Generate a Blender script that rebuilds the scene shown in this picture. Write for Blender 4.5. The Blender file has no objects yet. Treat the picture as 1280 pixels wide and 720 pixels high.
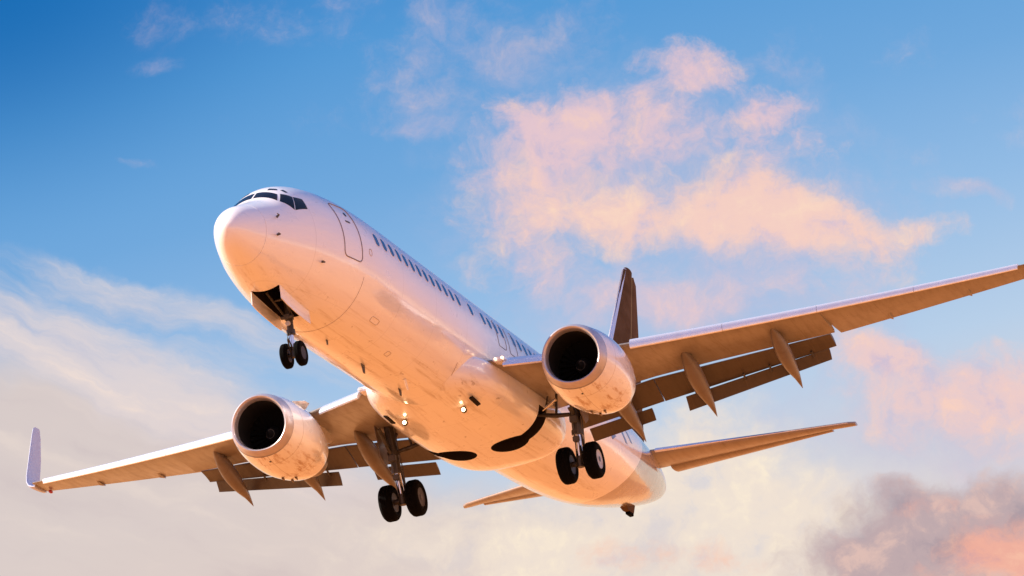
import bpy, bmesh, math, random
from mathutils import Vector, Matrix
random.seed(7)
scene = bpy.context.scene
R = math.radians

# ---------------------------------------------------------------- camera
camd = bpy.data.cameras.new('camera'); cam = bpy.data.objects.new('camera', camd)
scene.collection.objects.link(cam); scene.camera = cam
RT = Vector((0.330884, -0.934507, -0.131194)); DN = Vector((0.2219, 0.212177, -0.951704)); FW = Vector((0.917211, 0.285792, 0.277573))
cam.matrix_world = Matrix(((RT.x, -DN.x, -FW.x, -95.433), (RT.y, -DN.y, -FW.y, -37.284), (RT.z, -DN.z, -FW.z, 1.7), (0, 0, 0, 1)))
camd.sensor_width = 36.0; camd.lens = 5125.2 / 1280 * 36.0
camd.clip_start = 0.5; camd.clip_end = 60000

# ---------------------------------------------------------------- exposure, sun, sky
scene.view_settings.view_transform = 'Standard'; scene.view_settings.look = 'None'
scene.view_settings.gamma = 1.0; scene.view_settings.use_curve_mapping = False
EXPO = 1.3; scene.view_settings.exposure = EXPO; KEXP = 2 ** EXPO
SUN_EL, SUN_FROM_NOSE = R(37), R(69)
sdir = Vector((-math.cos(SUN_FROM_NOSE) * math.cos(SUN_EL), math.sin(SUN_FROM_NOSE) * math.cos(SUN_EL), math.sin(SUN_EL)))
sund = bpy.data.lights.new('sun', 'SUN'); sund.energy = 4.6; sund.angle = R(0.5); sund.color = (1.0, 0.86, 0.70)
sun = bpy.data.objects.new('sun', sund); scene.collection.objects.link(sun)
sun.rotation_euler = sdir.to_track_quat('Z', 'Y').to_euler()

class NT:
    """small helper to write node trees as expressions"""
    def __init__(s, tree): s.t = tree; s.n = tree.nodes; s.l = tree.links
    def new(s, typ, **kw):
        n = s.n.new(typ)
        for k, v in kw.items(): setattr(n, k, v)
        return n
    def put(s, sock, v):
        if hasattr(v, 'is_linked') or isinstance(v, bpy.types.NodeSocket): s.l.new(v, sock)
        else:
            if isinstance(v, (tuple, list, Vector)) and len(v) == 3 and sock.type == 'RGBA': v = (*v, 1)
            sock.default_value = v
    def m(s, op, a, b=0.0, c=0.0, clamp=False):
        n = s.new('ShaderNodeMath', operation=op, use_clamp=clamp)
        s.put(n.inputs[0], a); s.put(n.inputs[1], b); s.put(n.inputs[2], c); return n.outputs[0]
    def vm(s, op, a, b=(0, 0, 0), out=0):
        n = s.new('ShaderNodeVectorMath', operation=op); s.put(n.inputs[0], a); s.put(n.inputs[1], b); return n.outputs[out]
    def dot(s, a, b):
        n = s.new('ShaderNodeVectorMath', operation='DOT_PRODUCT'); s.put(n.inputs[0], a); s.put(n.inputs[1], b); return n.outputs['Value']
    def sep(s, v): n = s.new('ShaderNodeSeparateXYZ'); s.put(n.inputs[0], v); return n.outputs
    def comb(s, x, y, z=0.0):
        n = s.new('ShaderNodeCombineXYZ'); s.put(n.inputs[0], x); s.put(n.inputs[1], y); s.put(n.inputs[2], z); return n.outputs[0]
    def mix(s, f, a, b, blend='MIX'):
        n = s.new('ShaderNodeMix', data_type='RGBA', blend_type=blend); n.clamp_factor = True
        s.put(n.inputs[0], f); s.put(n.inputs[6], a); s.put(n.inputs[7], b); return n.outputs[2]
    def smooth(s, x, lo, hi, a=0.0, b=1.0):
        n = s.new('ShaderNodeMapRange', interpolation_type='SMOOTHSTEP')
        s.put(n.inputs[0], x); s.put(n.inputs[1], lo); s.put(n.inputs[2], hi); s.put(n.inputs[3], a); s.put(n.inputs[4], b); return n.outputs[0]
    def lin(s, x, lo, hi, a=0.0, b=1.0):
        n = s.new('ShaderNodeMapRange', clamp=False); s.put(n.inputs[0], x); s.put(n.inputs[1], lo); s.put(n.inputs[2], hi); s.put(n.inputs[3], a); s.put(n.inputs[4], b); return n.outputs[0]
    def noise(s, v, scale, detail=5, rough=.55, dist=0.0, out='Fac', lac=2.0):
        n = s.new('ShaderNodeTexNoise'); n.inputs['Scale'].default_value = scale; n.inputs['Detail'].default_value = detail
        n.inputs['Roughness'].default_value = rough; n.inputs['Distortion'].default_value = dist; n.inputs['Lacunarity'].default_value = lac
        s.put(n.inputs['Vector'], v); return n.outputs[out]
    def mapping(s, v, loc=(0, 0, 0), rot=(0, 0, 0), sc=(1, 1, 1), typ='POINT'):
        n = s.new('ShaderNodeMapping', vector_type=typ); s.put(n.inputs[0], v)
        n.inputs[1].default_value = loc; n.inputs[2].default_value = rot; n.inputs[3].default_value = sc; return n.outputs[0]
    def ramp(s, f, stops, interp='LINEAR'):
        n = s.new('ShaderNodeValToRGB'); r = n.color_ramp; r.interpolation = interp
        while len(r.elements) < len(stops): r.elements.new(0.5)
        for e, (p, c) in zip(r.elements, stops): e.position = p; e.color = (*c, 1)
        s.put(n.inputs[0], f); return n.outputs[0]

def lin8(r, g, b):
    f = lambda c: (c / 255 / 12.92) if c / 255 <= .04045 else ((c / 255 + .055) / 1.055) ** 2.4
    return (f(r), f(g), f(b))

world = bpy.data.worlds.new('World'); scene.world = world; world.use_nodes = True
def build_sky():
    w = NT(world.node_tree); w.n.clear()
    d = w.vm('NORMALIZE', w.new('ShaderNodeTexCoord').outputs['Generated'])
    D0 = (0.917211, 0.285792, 0.277573); E = (0.297481, -0.954728, 0); N = (-0.265007, -0.082573, 0.960704)
    # a map of the sky around the direction the clouds stand in: one unit is about seven degrees
    k = w.m('DIVIDE', 8.0, w.m('MAXIMUM', w.dot(d, D0), 0.15))
    p = w.m('MULTIPLY', w.dot(d, E), k); q = w.m('MULTIPLY', w.dot(d, N), k)
    near = w.smooth(w.dot(d, D0), 0.80, 0.93)
    P = w.comb(p, q)
    warp = w.vm('MULTIPLY', w.vm('SUBTRACT', w.noise(P, 3.4, 3, .55, out='Color'), (.5, .5, .5)), (.20, .16, 0))
    warp2 = w.vm('MULTIPLY', w.vm('SUBTRACT', w.noise(P, 12.0, 4, .6, out='Color'), (.5, .5, .5)), (.055, .050, 0))
    Pw = w.vm('ADD', w.vm('ADD', P, warp), warp2)
    z = w.sep(d)[2]
    # clear sky: pale and warm at the horizon to a deep blue overhead
    t = w.m('ADD', q, w.m('MULTIPLY', p, -0.10))
    c_ = lin8
    base = w.ramp(w.lin(t, -0.75, 0.82), [(0.0, c_(240, 222, 202)), (.14, c_(220, 214, 216)), (.30, c_(184, 207, 232)), (.48, c_(146, 187, 228)), (.64, c_(112, 168, 220)), (.82, c_(82, 152, 213)), (1.0, c_(36, 124, 198))])
    corner = w.smooth(w.vm('LENGTH', w.mapping(P, (-.98, .74, 0), (0, 0, 0), (.85, .55, 1), 'TEXTURE'), out='Value'), 1.0, 0.0)
    base = w.mix(w.m('MULTIPLY', corner, .85), base, c_(0, 102, 176))
    far = w.ramp(w.lin(z, -0.02, 1.0), [(0, (2.3, 1.75, 1.25)), (.045, (1.7, 1.2, .95)), (.10, c_(214, 192, 210)), (.16, c_(198, 194, 234)), (.3, c_(178, 184, 234)), (.55, c_(142, 166, 226)), (1, c_(84, 128, 204))])  # sky out of view; horizon band brightened to fill and streak the fuselage
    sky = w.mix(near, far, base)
    def layer(sky, blobs, lo, hi, amt, ns, seed, grow=1.75, streak=None, rough=.60):
        tot = None
        Pk = w.vm('ADD', Pw, w.vm('MULTIPLY', sky, (1e-7, 1e-7, 0)))   # keeps the layers in order, one after the other
        for (bx, by, ra, rb, rot, am) in blobs:
            v = w.mapping(Pk, (bx, by, 0), (0, 0, R(rot)), (ra * grow, rb * grow, 1), 'TEXTURE')
            g = w.m('MULTIPLY', w.smooth(w.vm('LENGTH', v, out='Value'), 1.0, 0.0), am)
            tot = g if tot is None else w.m('MAXIMUM', w.m('ADD', tot, w.m('MULTIPLY', g, .35)), g)
        def field(dx, dy):
            c = w.vm('ADD', w.vm('ADD', Pk, w.vm('MULTIPLY', warp, (-.4, -.4, 0))), (seed + dx, seed * .7 + dy, 0))
            if streak: c = w.mapping(w.mapping(c, rot=(0, 0, R(-streak[0]))), sc=(streak[1], streak[2], 1))
            return w.noise(c, ns, 10, rough)
        nz = field(0, 0); up = field(-.02, .045)
        den = w.m('ADD', tot, w.m('MULTIPLY', w.m('SUBTRACT', nz, .5), amt))
        den = w.m('MULTIPLY', den, w.smooth(tot, 0.0, .28))
        alpha = w.smooth(den, lo, hi)
        # lit where the cloud thins upwards, towards the light; greyer inside and below
        rl = w.m('ADD', .50, w.m('MULTIPLY', w.m('SUBTRACT', nz, up), 2.2))
        return alpha, rl
    def add(sky, ar, op, c_dark, c_mid, c_light):
        alpha, rl = ar
        col = w.mix(w.smooth(rl, .5, .95), w.mix(w.smooth(rl, .05, .5), c_dark, c_mid), c_light)
        return w.mix(w.m('MULTIPLY', w.m('MULTIPLY', alpha, op), near), sky, col)
    haze = [(-0.939, -0.20, 0.40, 0.17, -18, 0.9), (-0.670, -0.286, 0.406, 0.140, -18, 1.0), (-0.874, -0.399, 0.656, 0.172, -8, 1.0), (-0.395, -0.466, 0.406, 0.109, -8, 0.9), (-0.101, -0.506, 0.375, 0.094, -8, 0.7), (-0.60, -0.62, 0.6, 0.16, -8, 1.0)]
    sky = add(sky, layer(sky, haze, .0, .85, .7, 2.6, 3.1, 1.9, (-24, .35, 1.5), .55), .88, c_(212, 192, 186), c_(224, 205, 195), c_(240, 219, 203))
    strat = [(-0.912, 0.015, 0.312, 0.072, -26, 1.0), (-0.721, -0.090, 0.281, 0.062, -30, 1.0), (-0.550, -0.216, 0.203, 0.062, -32, 0.9), (-0.643, 0.026, 0.297, 0.045, -28, 0.42), (-0.817, 0.128, 0.250, 0.035, -26, 0.34), (-0.496, -0.058, 0.172, 0.035, -30, 0.36)]
    sky = add(sky, layer(sky, strat, .04, 1.1, 2.0, 4.2, 8.3, 2.1, (-27, .28, 1.6), .66), .84, c_(208, 202, 212), c_(228, 214, 212), c_(248, 226, 212))
    cream = [(0.370, -0.343, 0.140, 0.094, -28, 0.95), (0.437, -0.486, 0.172, 0.078, -8, 0.95), (0.289, -0.418, 0.187, 0.094, -8, 0.8), (0.025, -0.508, 0.468, 0.109, -8, 0.8), (0.10, -0.66, 0.5, 0.10, -8, .9), (.52, -.62, .2, .1, -8, .7)]
    sky = add(sky, layer(sky, cream, .08, 1.0, 1.9, 5.0, 1.7, 1.8, None, .66), .94, c_(222, 214, 214), c_(242, 226, 210), c_(255, 238, 212))
    veil = [(0.018, 0.470, 0.203, 0.094, 12, 0.6), (-0.130, 0.317, 0.070, 0.022, -8, 0.8), (0.902, 0.084, 0.070, 0.017, -18, 0.75), (0.592, 0.352, 0.062, 0.039, -8, 0.45), (-0.631, 0.623, 0.10, 0.05, -28, 0.2), (-0.606, 0.517, 0.05, 0.022, -18, 0.3), (-0.45, 0.60, 0.12, 0.06, -20, 0.2), (1.021, 0.206, 0.078, 0.039, -8, 0.45), (-0.688, 0.323, 0.062, 0.012, -8, 0.3), (.80, .16, .06, .03, -8, .4), (-0.22, .56, .24, .07, -12, .32), (.76, .36, .22, .05, -16, .28), (-.36, .36, .22, .035, -16, .24)]
    sky = add(sky, layer(sky, veil, .14, 1.25, 2.4, 6.5, 5.9, 2.3, None, .68), .50, c_(178, 180, 214), c_(208, 190, 208), c_(236, 204, 202))
    under = [(0.36, 0.16, 0.40, 0.19, -14, .8), (0.10, 0.12, 0.20, 0.16, -8, .7), (0.35, -0.08, 0.36, 0.09, -8, .8), (0.80, -0.36, 0.30, 0.13, -8, .8), (.62, -.17, .3, .06, -8, .5)]
    sky = add(sky, layer(sky, under, .04, 1.2, 2.0, 4.5, 11.3, 1.9, None, .66), .66, c_(172, 184, 220), c_(192, 190, 216), c_(214, 196, 212))
    rose = [(0.105, 0.261, 0.135, 0.085, 7, 1.0), (0.04, 0.17, 0.09, 0.07, 10, 0.7), (0.02, 0.05, 0.10, 0.06, -8, .5), (0.207, 0.302, 0.094, 0.055, 12, 0.9), (0.384, 0.363, 0.086, 0.056, 2, 0.95), (0.290, 0.275, 0.187, 0.072, -16, 0.85), (0.549, 0.271, 0.094, 0.037, 2, 0.8), (0.598, 0.225, 0.070, 0.041, -38, 0.75), (0.443, 0.238, 0.094, 0.047, -8, 0.6), (0.499, 0.191, 0.070, 0.025, 7, 0.55)]
    sky = add(sky, layer(sky, rose, .16, 1.30, 3.3, 7.0, 2.4, 2.1, None, .68), .88, c_(208, 188, 210), c_(236, 200, 204), c_(250, 208, 194))
    low = [(0.519, -0.043, 0.203, 0.056, -12, 0.55), (0.324, -0.071, 0.172, 0.050, -8, 0.85), (0.095, 0.003, 0.140, 0.053, -8, 0.5), (0.719, -0.044, 0.078, 0.031, -8, 0.4)]
    sky = add(sky, layer(sky, low, .10, 1.2, 2.4, 6.5, 14.2, 2.1, None, .68), .85, c_(206, 190, 212), c_(230, 200, 206), c_(246, 206, 198))
    gold = [(0.179, 0.136, 0.203, 0.075, -20, 0.95), (0.365, 0.088, 0.187, 0.072, -16, 1.05), (0.526, 0.066, 0.172, 0.078, -20, 1.2), (0.527, 0.112, 0.086, 0.037, -13, 0.9), (0.646, 0.009, 0.140, 0.056, -20, 1.1), (0.766, 0.014, 0.097, 0.034, -4, 0.95), (0.017, 0.121, 0.109, 0.053, -18, 0.6), (0.030, 0.043, 0.094, 0.056, -8, 0.55)]
    sky = add(sky, layer(sky, gold, .14, 1.35, 3.0, 7.0, 6.9, 2.0, None, .68), .93, c_(230, 198, 204), c_(250, 208, 192), c_(255, 217, 192))
    peach = [(0.707, -0.247, 0.117, 0.050, -13, 1.0), (0.861, -0.324, 0.172, 0.066, -8, 1.0), (0.802, -0.355, 0.187, 0.062, -8, 0.7), (0.954, -0.281, 0.094, 0.047, -8, 0.7)]
    sky = add(sky, layer(sky, peach, .14, 1.2, 2.5, 7.0, 7.7, 1.95, None, .68), .88, c_(216, 190, 206), c_(242, 204, 198), c_(255, 210, 188))
    dark = [(0.725, -0.573, 0.234, 0.087, 0, 1.1), (0.868, -0.561, 0.172, 0.094, -3, 1.1), (0.808, -0.655, 0.297, 0.062, -8, 1.0), (0.579, -0.600, 0.109, 0.062, -8, 0.7), (0.704, -0.491, 0.094, 0.041, 2, 0.7)]
    sky = add(sky, layer(sky, dark, .08, 1.0, 2.2, 6.0, 4.4, 1.7, None, .66), .93, c_(164, 146, 156), c_(188, 164, 167), c_(222, 186, 176))
    fire = [(0.896, -0.609, 0.10, 0.055, 12, 1.2), (0.834, -0.635, 0.094, 0.031, 7, 0.8), (0.748, -0.521, 0.078, 0.022, 4, 0.5), (0.909, -0.661, 0.062, 0.041, -8, 1.0), (0.238, -0.561, 0.172, 0.034, -13, 0.42)]
    sky = add(sky, layer(sky, fire, .16, 1.3, 2.6, 8.0, 6.6, 2.1, None, .68), .85, c_(226, 164, 158), c_(248, 176, 152), c_(255, 190, 160))
    # the rest of the dome: large soft warm clouds, seen only in reflections and in the light they give
    cn = w.smooth(w.noise(w.mapping(d, sc=(1, 1, 2.2)), 2.6, 6, .6), .46, .68)
    cn = w.m('MULTIPLY', w.m('MULTIPLY', cn, w.m('SUBTRACT', 1.0, near)), w.smooth(z, .02, .12))
    sky = w.mix(w.m('MULTIPLY', cn, .45), sky, c_(250, 212, 206))
    nish = w.new('ShaderNodeTexSky', sky_type='NISHITA'); nish.sun_disc = False
    nish.sun_elevation = SUN_EL; nish.sun_rotation = math.atan2(sdir.x, sdir.y); nish.ozone_density = 2.0
    s = 0.1
    scaled = w.vm('MULTIPLY', sky, (1 / (KEXP * s),) * 3)
    out = w.mix(0.02, scaled, nish.outputs[0])
    bg = w.new('ShaderNodeBackground'); w.put(bg.inputs[0], out); bg.inputs[1].default_value = s
    o = w.new('ShaderNodeOutputWorld'); w.l.new(bg.outputs[0], o.inputs[0])
build_sky()
scene.cycles.max_bounces = 8
try:
    scene.cycles.use_denoising = True; scene.cycles.denoiser = 'OPENIMAGEDENOISE'; scene.cycles.denoising_input_passes = 'RGB_ALBEDO_NORMAL'
except Exception:
    pass

# ---------------------------------------------------------------- materials
MATS = {}
def mat(name, col=(.8, .8, .8), rough=.5, metal=0.0, coat=0.0, coat_rough=.1, emit=None, estr=0.0, spec=.5, vary=0.0, vscale=3.0):
    m = bpy.data.materials.new(name); m.use_nodes = True; MATS[name] = m
    nt = NT(m.node_tree); b = m.node_tree.nodes['Principled BSDF']
    b.inputs['Base Color'].default_value = (*col, 1); b.inputs['Roughness'].default_value = rough; b.inputs['Metallic'].default_value = metal
    b.inputs['Coat Weight'].default_value = coat; b.inputs['Coat Roughness'].default_value = coat_rough; b.inputs['Specular IOR Level'].default_value = spec
    if emit: b.inputs['Emission Color'].default_value = (*emit, 1); b.inputs['Emission Strength'].default_value = estr
    if vary:
        o = nt.new('ShaderNodeTexCoord').outputs['Object']
        n = nt.noise(nt.mapping(o, sc=(.5, 1, 1)), vscale, 5, .62)
        c = nt.mix(nt.smooth(n, .35, .72), tuple(x * (1 + vary * .4) for x in col), tuple(x * (1 - vary) for x in col))
        nt.put(b.inputs['Base Color'], c)
        nt.put(b.inputs['Roughness'], nt.lin(n, .3, .7, rough * .85, min(1, rough * 1.2)))
    return m, nt, b

def rings(nt, x, xs, w):
    tot = None
    for x0 in xs:
        c = nt.m('COMPARE', x, x0, w)
        tot = c if tot is None else nt.m('MAXIMUM', tot, c)
    return tot

def fuselage_material():
    m, nt, b = mat('aircraft_white_paint', (.80, .79, .80), .38, coat=1.0, coat_rough=.06); b.inputs['Coat IOR'].default_value = 1.75
    o = nt.new('ShaderNodeTexCoord').outputs['Object']; s = nt.sep(o); x, y, z = s[0], s[1], s[2]
    white = (.82, .80, .81)
    # skin joints
    frames = rings(nt, x, (3.1, 8.3, 10.9, 13.4, 16.2, 19.0, 21.9, 24.8, 27.6, 30.2, 32.6, 35.1), .014)
    laps = rings(nt, z, (1.32, -1.62), .008)
    lines = nt.m('MAXIMUM', frames, nt.m('MULTIPLY', laps, .55))
    col = nt.mix(nt.m('MULTIPLY', lines, .20), white, (.25, .22, .22))
    # oil and dirt streaked aft along the belly
    st = nt.noise(nt.mapping(o, sc=(.16, 3.2, 2.4)), 2.0, 8, .66)
    low = nt.smooth(z, -1.15, -1.75)
    spots = nt.smooth(nt.noise(nt.mapping(o, sc=(1.0, 1.6, 1.6)), 3.4, 3, .5), .67, .74)
    dirt = nt.m('MULTIPLY', nt.smooth(st, .50, .74), low)
    col = nt.mix(nt.m('MULTIPLY', dirt, .66), col, (.34, .24, .15))
    col = nt.mix(nt.m('MULTIPLY', nt.m('MULTIPLY', spots, low), .5), col, (.16, .10, .07))
    gr = nt.smooth(nt.noise(nt.mapping(o, sc=(.3, 1, 1.2)), 1.1, 6, .6), .42, .75)
    col = nt.mix(nt.m('MULTIPLY', gr, .13), col, (.55, .50, .48))
    # dark tail livery, edge swept up and aft
    edge = nt.m('SUBTRACT', nt.m('SUBTRACT', x, 30.65), nt.m('MULTIPLY', z, 1.05))
    liv = nt.smooth(edge, -.02, .02)
    col = nt.mix(liv, col, (.26, .20, .175))
    nt.put(b.inputs['Base Color'], col)
    nt.put(b.inputs['Coat Weight'], nt.lin(liv, 0, 1, .85, 1.0))
    rn = nt.noise(nt.mapping(o, sc=(.8, 1, 1)), 2.4, 5, .6)
    nt.put(b.inputs['Roughness'], nt.lin(rn, .3, .7, .24, .42))
    nt.put(b.inputs['Coat Roughness'], nt.lin(rn, .3, .7, .04, .13))
    bump = nt.new('ShaderNodeBump'); bump.inputs['Strength'].default_value = .10; bump.inputs['Distance'].default_value = .05
    nt.put(bump.inputs['Height'], nt.m('ADD', nt.noise(nt.mapping(o, sc=(.9, 1, 1.6)), 1.7, 3, .5), nt.m('MULTIPLY', lines, -.15)))
    nt.put(b.inputs['Normal'], bump.outputs[0]); nt.put(b.inputs['Coat Normal'], bump.outputs[0])
    return m
WHITE = fuselage_material()

def wing_material(name, col, rough, dirtcol, coat=.15):
    m, nt, b = mat(name, col, rough, coat=coat, coat_rough=.2)
    o = nt.new('ShaderNodeTexCoord').outputs['Object']; s = nt.sep(o)
    st = nt.noise(nt.mapping(o, rot=(0, 0, 0), sc=(.35, 2.2, 1)), 2.2, 8, .68)
    c = nt.mix(nt.m('MULTIPLY', nt.smooth(st, .42, .74), .55), col, dirtcol)
    big = nt.noise(nt.mapping(o, sc=(1, .35, 1)), 1.3, 4, .6)
    c = nt.mix(nt.m('MULTIPLY', nt.smooth(big, .4, .7), .28), c, tuple(v * .55 for v in col))
    ay = nt.m('ABSOLUTE', s[1])
    ln = rings(nt, ay, (3.2, 5.9, 7.6, 9.8, 12.1, 14.4), .010)
    # access panels follow the spars, swept with the wing
    sw = nt.m('SUBTRACT', s[0], nt.m('MULTIPLY', ay, .40))
    ln = nt.m('MAXIMUM', ln, rings(nt, sw, (15.75, 17.3, 18.4), .012))
    c = nt.mix(nt.m('MULTIPLY', ln, .45), c, (.10, .07, .05))
    nt.put(b.inputs['Base Color'], c)
    nt.put(b.inputs['Roughness'], nt.lin(st, .3, .7, rough * .8, rough * 1.25))
    bump = nt.new('ShaderNodeBump'); bump.inputs['Strength'].default_value = .10; bump.inputs['Distance'].default_value = .04
    nt.put(bump.inputs['Height'], nt.noise(nt.mapping(o, sc=(1.6, .8, 1)), 1.5, 3, .5)); nt.put(b.inputs['Normal'], bump.outputs[0])
    return m
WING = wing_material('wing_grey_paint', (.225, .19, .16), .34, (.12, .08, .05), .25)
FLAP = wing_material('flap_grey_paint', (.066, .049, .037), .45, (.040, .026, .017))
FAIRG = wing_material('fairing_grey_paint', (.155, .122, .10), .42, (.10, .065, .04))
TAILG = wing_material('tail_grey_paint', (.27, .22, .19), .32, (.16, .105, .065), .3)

def cowl_material():
    m, nt, b = mat('cowl_white_paint', (.78, .76, .77), .36, coat=.9, coat_rough=.07); b.inputs['Coat IOR'].default_value = 1.7
    o = nt.new('ShaderNodeTexCoord').outputs['Object']; s = nt.sep(o)
    st = nt.noise(nt.mapping(o, sc=(.55, 2.6, 1.2)), 2.3, 8, .68)
    low = nt.smooth(s[2], -2.05, -2.65)
    c = nt.mix(nt.m('MULTIPLY', nt.m('MULTIPLY', nt.smooth(st, .49, .66), low), .85), (.79, .77, .77), (.34, .16, .05))
    g = nt.noise(nt.mapping(o, sc=(.5, 1, 1)), 1.6, 6, .62)
    c = nt.mix(nt.m('MULTIPLY', nt.smooth(g, .45, .72), .16), c, (.52, .45, .42))
    ln = rings(nt, s[0], (14.32, 15.55), .013)
    ln = nt.m('MAXIMUM', ln, nt.m('MULTIPLY', nt.m('COMPARE', nt.m('ABSOLUTE', s[1]), 4.88, .012), nt.m('LESS_THAN', s[2], -2.0)))
    c = nt.mix(nt.m('MULTIPLY', ln, .45), c, (.22, .15, .12))
    nt.put(b.inputs['Base Color'], c)
    nt.put(b.inputs['Roughness'], nt.lin(g, .3, .7, .22, .42))
    bump = nt.new('ShaderNodeBump'); bump.inputs['Strength'].default_value = .08; bump.inputs['Distance'].default_value = .04
    nt.put(bump.inputs['Height'], nt.noise(o, 1.8, 3, .5)); nt.put(b.inputs['Normal'], bump.outputs[0])
    return m
COWL = cowl_material()
METAL = mat('polished_leading_edge', (.84, .83, .86), .28, metal=.6, coat=.3, vary=.06)[0]
TIPW = mat('winglet_paint', (.46, .50, .66), .5)[0]
LIP = mat('intake_lip_metal', (.50, .46, .49), .34, metal=.65, vary=.10, vscale=4)[0]
DUCT = mat('intake_duct_liner', (.012, .011, .012), .75, spec=.15)[0]  # light grey liner darkened: deep intake shade put into its colour
BLADE = mat('fan_blade_titanium', (.004, .004, .0045), .7, spec=.1)[0]
SPIN = mat('spinner_black', (.008, .008, .009), .6, spec=.2)[0]
SWIRL = mat('spinner_white_paint', (.09, .09, .09), .6)[0]
HOT = mat('exhaust_metal', (.20, .16, .13), .38, metal=.9, vary=.3)[0]
TYRE = mat('tyre_rubber', (.003, .0028, .003), .9, spec=.05, vary=.3, vscale=8)[0]
HUB = mat('wheel_hub_paint', (.50, .48, .48), .45, metal=.3, vary=.2, vscale=8)[0]
HUBD = mat('wheel_hub_dark', (.022, .018, .018), .55, metal=.2)[0]
STEEL = mat('gear_leg_paint', (.045, .038, .034), .45, metal=.2, vary=.5, vscale=6)[0]
CHROME = mat('oleo_chrome', (.75, .75, .78), .12, metal=1.0)[0]
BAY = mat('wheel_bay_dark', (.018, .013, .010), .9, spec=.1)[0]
GLASS = mat('cockpit_glass', (.004, .006, .012), .08, spec=.12)[0]
PANE = mat('cabin_window_pane', (.012, .05, .20), .18, coat=.25, coat_rough=.08)[0]  # blue of the reflected sky put into the pane colour
FRAME = mat('window_frame_grey', (.66, .64, .68), .4)[0]
JOINT = mat('skin_joint', (.40, .33, .30), .6)[0]
SEAL = mat('door_outline', (.22, .18, .20), .6)[0]
BLUE = mat('blue_lettering', (.05, .13, .42), .35, coat=.4)[0]
LAMP = mat('landing_lamp', (1, .9, .7), .2, emit=(1.0, .74, .40), estr=5)[0]
LAMP2 = mat('root_lamp', (1, .9, .7), .2, emit=(1.0, .80, .50), estr=1.2)[0]
RED = mat('red_position_light', (.22, .008, .015), .3, emit=(1, .03, .05), estr=.05)[0]
DARKG = mat('antenna_dark', (.06, .055, .055), .5)[0]
LIVERY = mat('tail_livery_paint', (.098, .060, .034), .85, spec=.05, vary=.22, vscale=1.2)[0]
RUDDER = mat('rudder_livery_paint', (.118, .073, .043), .85, spec=.05, vary=.2, vscale=1.2)[0]

# ---------------------------------------------------------------- mesh helpers (all in aircraft axes: x aft from the nose, y starboard, z up; metres)
def link(name, bm, m, parent, smooth=True, angle=38, recalc=True):
    if recalc: bmesh.ops.recalc_face_normals(bm, faces=bm.faces)
    me = bpy.data.meshes.new(name); bm.to_mesh(me); bm.free()
    ms = m if isinstance(m, (list, tuple)) else [m]
    for q in ms: me.materials.append(q)
    if smooth:
        me.shade_smooth(); me.set_sharp_from_angle(angle=R(angle))
    o = bpy.data.objects.new(name, me); scene.collection.objects.link(o)
    if parent: o.parent = parent
    return o
def loft(bm, rings_, closed=True, caps=(True, True), mi=0):
    vs = [[bm.verts.new(p) for p in r] for r in rings_]
    n = len(vs[0])
    for a, b in zip(vs, vs[1:]):
        for i in range(n if closed else n - 1):
            j = (i + 1) % n
            f = bm.faces.new((a[i], a[j], b[j], b[i])); f.material_index = mi
    if caps[0]: bm.faces.new(vs[0][::-1]).material_index = mi
    if caps[1]: bm.faces.new(vs[-1]).material_index = mi
    return vs
def tube(bm, pts, r, n=12, caps=(True, True), mi=0):
    pts = [Vector(p) for p in pts]; rs = r if isinstance(r, (list, tuple)) else [r] * len(pts)
    rings_ = []; up = None
    for i, p in enumerate(pts):
        d = (pts[min(i + 1, len(pts) - 1)] - pts[max(i - 1, 0)]).normalized()
        if up is None: up = Vector((0, 0, 1)) if abs(d.z) < .9 else Vector((1, 0, 0))
        u = d.cross(up).normalized(); v = u.cross(d)
        rings_.append([p + u * math.cos(2 * math.pi * k / n) * rs[i] + v * math.sin(2 * math.pi * k / n) * rs[i] for k in range(n)])
    loft(bm, rings_, True, caps, mi)
def box(bm, a, b, bev=0.0, mi=0):
    r = bmesh.ops.create_cube(bm, size=1.0)
    vs = r['verts']; a = Vector(a); b = Vector(b)
    for v in vs: v.co = Vector([(a[i] + b[i]) / 2 + v.co[i] * (b[i] - a[i]) for i in range(3)])
    fs = set(f for v in vs for f in v.link_faces)
    for f in fs: f.material_index = mi
    if bev:
        bmesh.ops.bevel(bm, geom=list(set(e for v in vs for e in v.link_edges)), offset=bev, segments=2, affect='EDGES')
def plate(bm, outline, normal, th):
    """a flat panel of thickness th from an outline"""
    nrm = Vector(normal).normalized() * th
    loft(bm, [[Vector(p) for p in outline], [Vector(p) + nrm for p in outline]])

def pchip(xs, ys):
    n = len(xs); h = [xs[i + 1] - xs[i] for i in range(n - 1)]; d = [(ys[i + 1] - ys[i]) / h[i] for i in range(n - 1)]
    m = [0] * n; m[0] = d[0]; m[-1] = d[-1]
    for i in range(1, n - 1):
        if d[i - 1] * d[i] <= 0: m[i] = 0
        else:
            w1 = 2 * h[i] + h[i - 1]; w2 = h[i] + 2 * h[i - 1]; m[i] = (w1 + w2) / (w1 / d[i - 1] + w2 / d[i])
    def f(x):
        if x <= xs[0]: return ys[0]
        if x >= xs[-1]: return ys[-1]
        i = 0
        while x > xs[i + 1]: i += 1
        t = (x - xs[i]) / h[i]
        return (1 + 2 * t) * (1 - t) ** 2 * ys[i] + t * (1 - t) ** 2 * h[i] * m[i] + t * t * (3 - 2 * t) * ys[i + 1] + t * t * (t - 1) * h[i] * m[i + 1]
    return f
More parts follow.
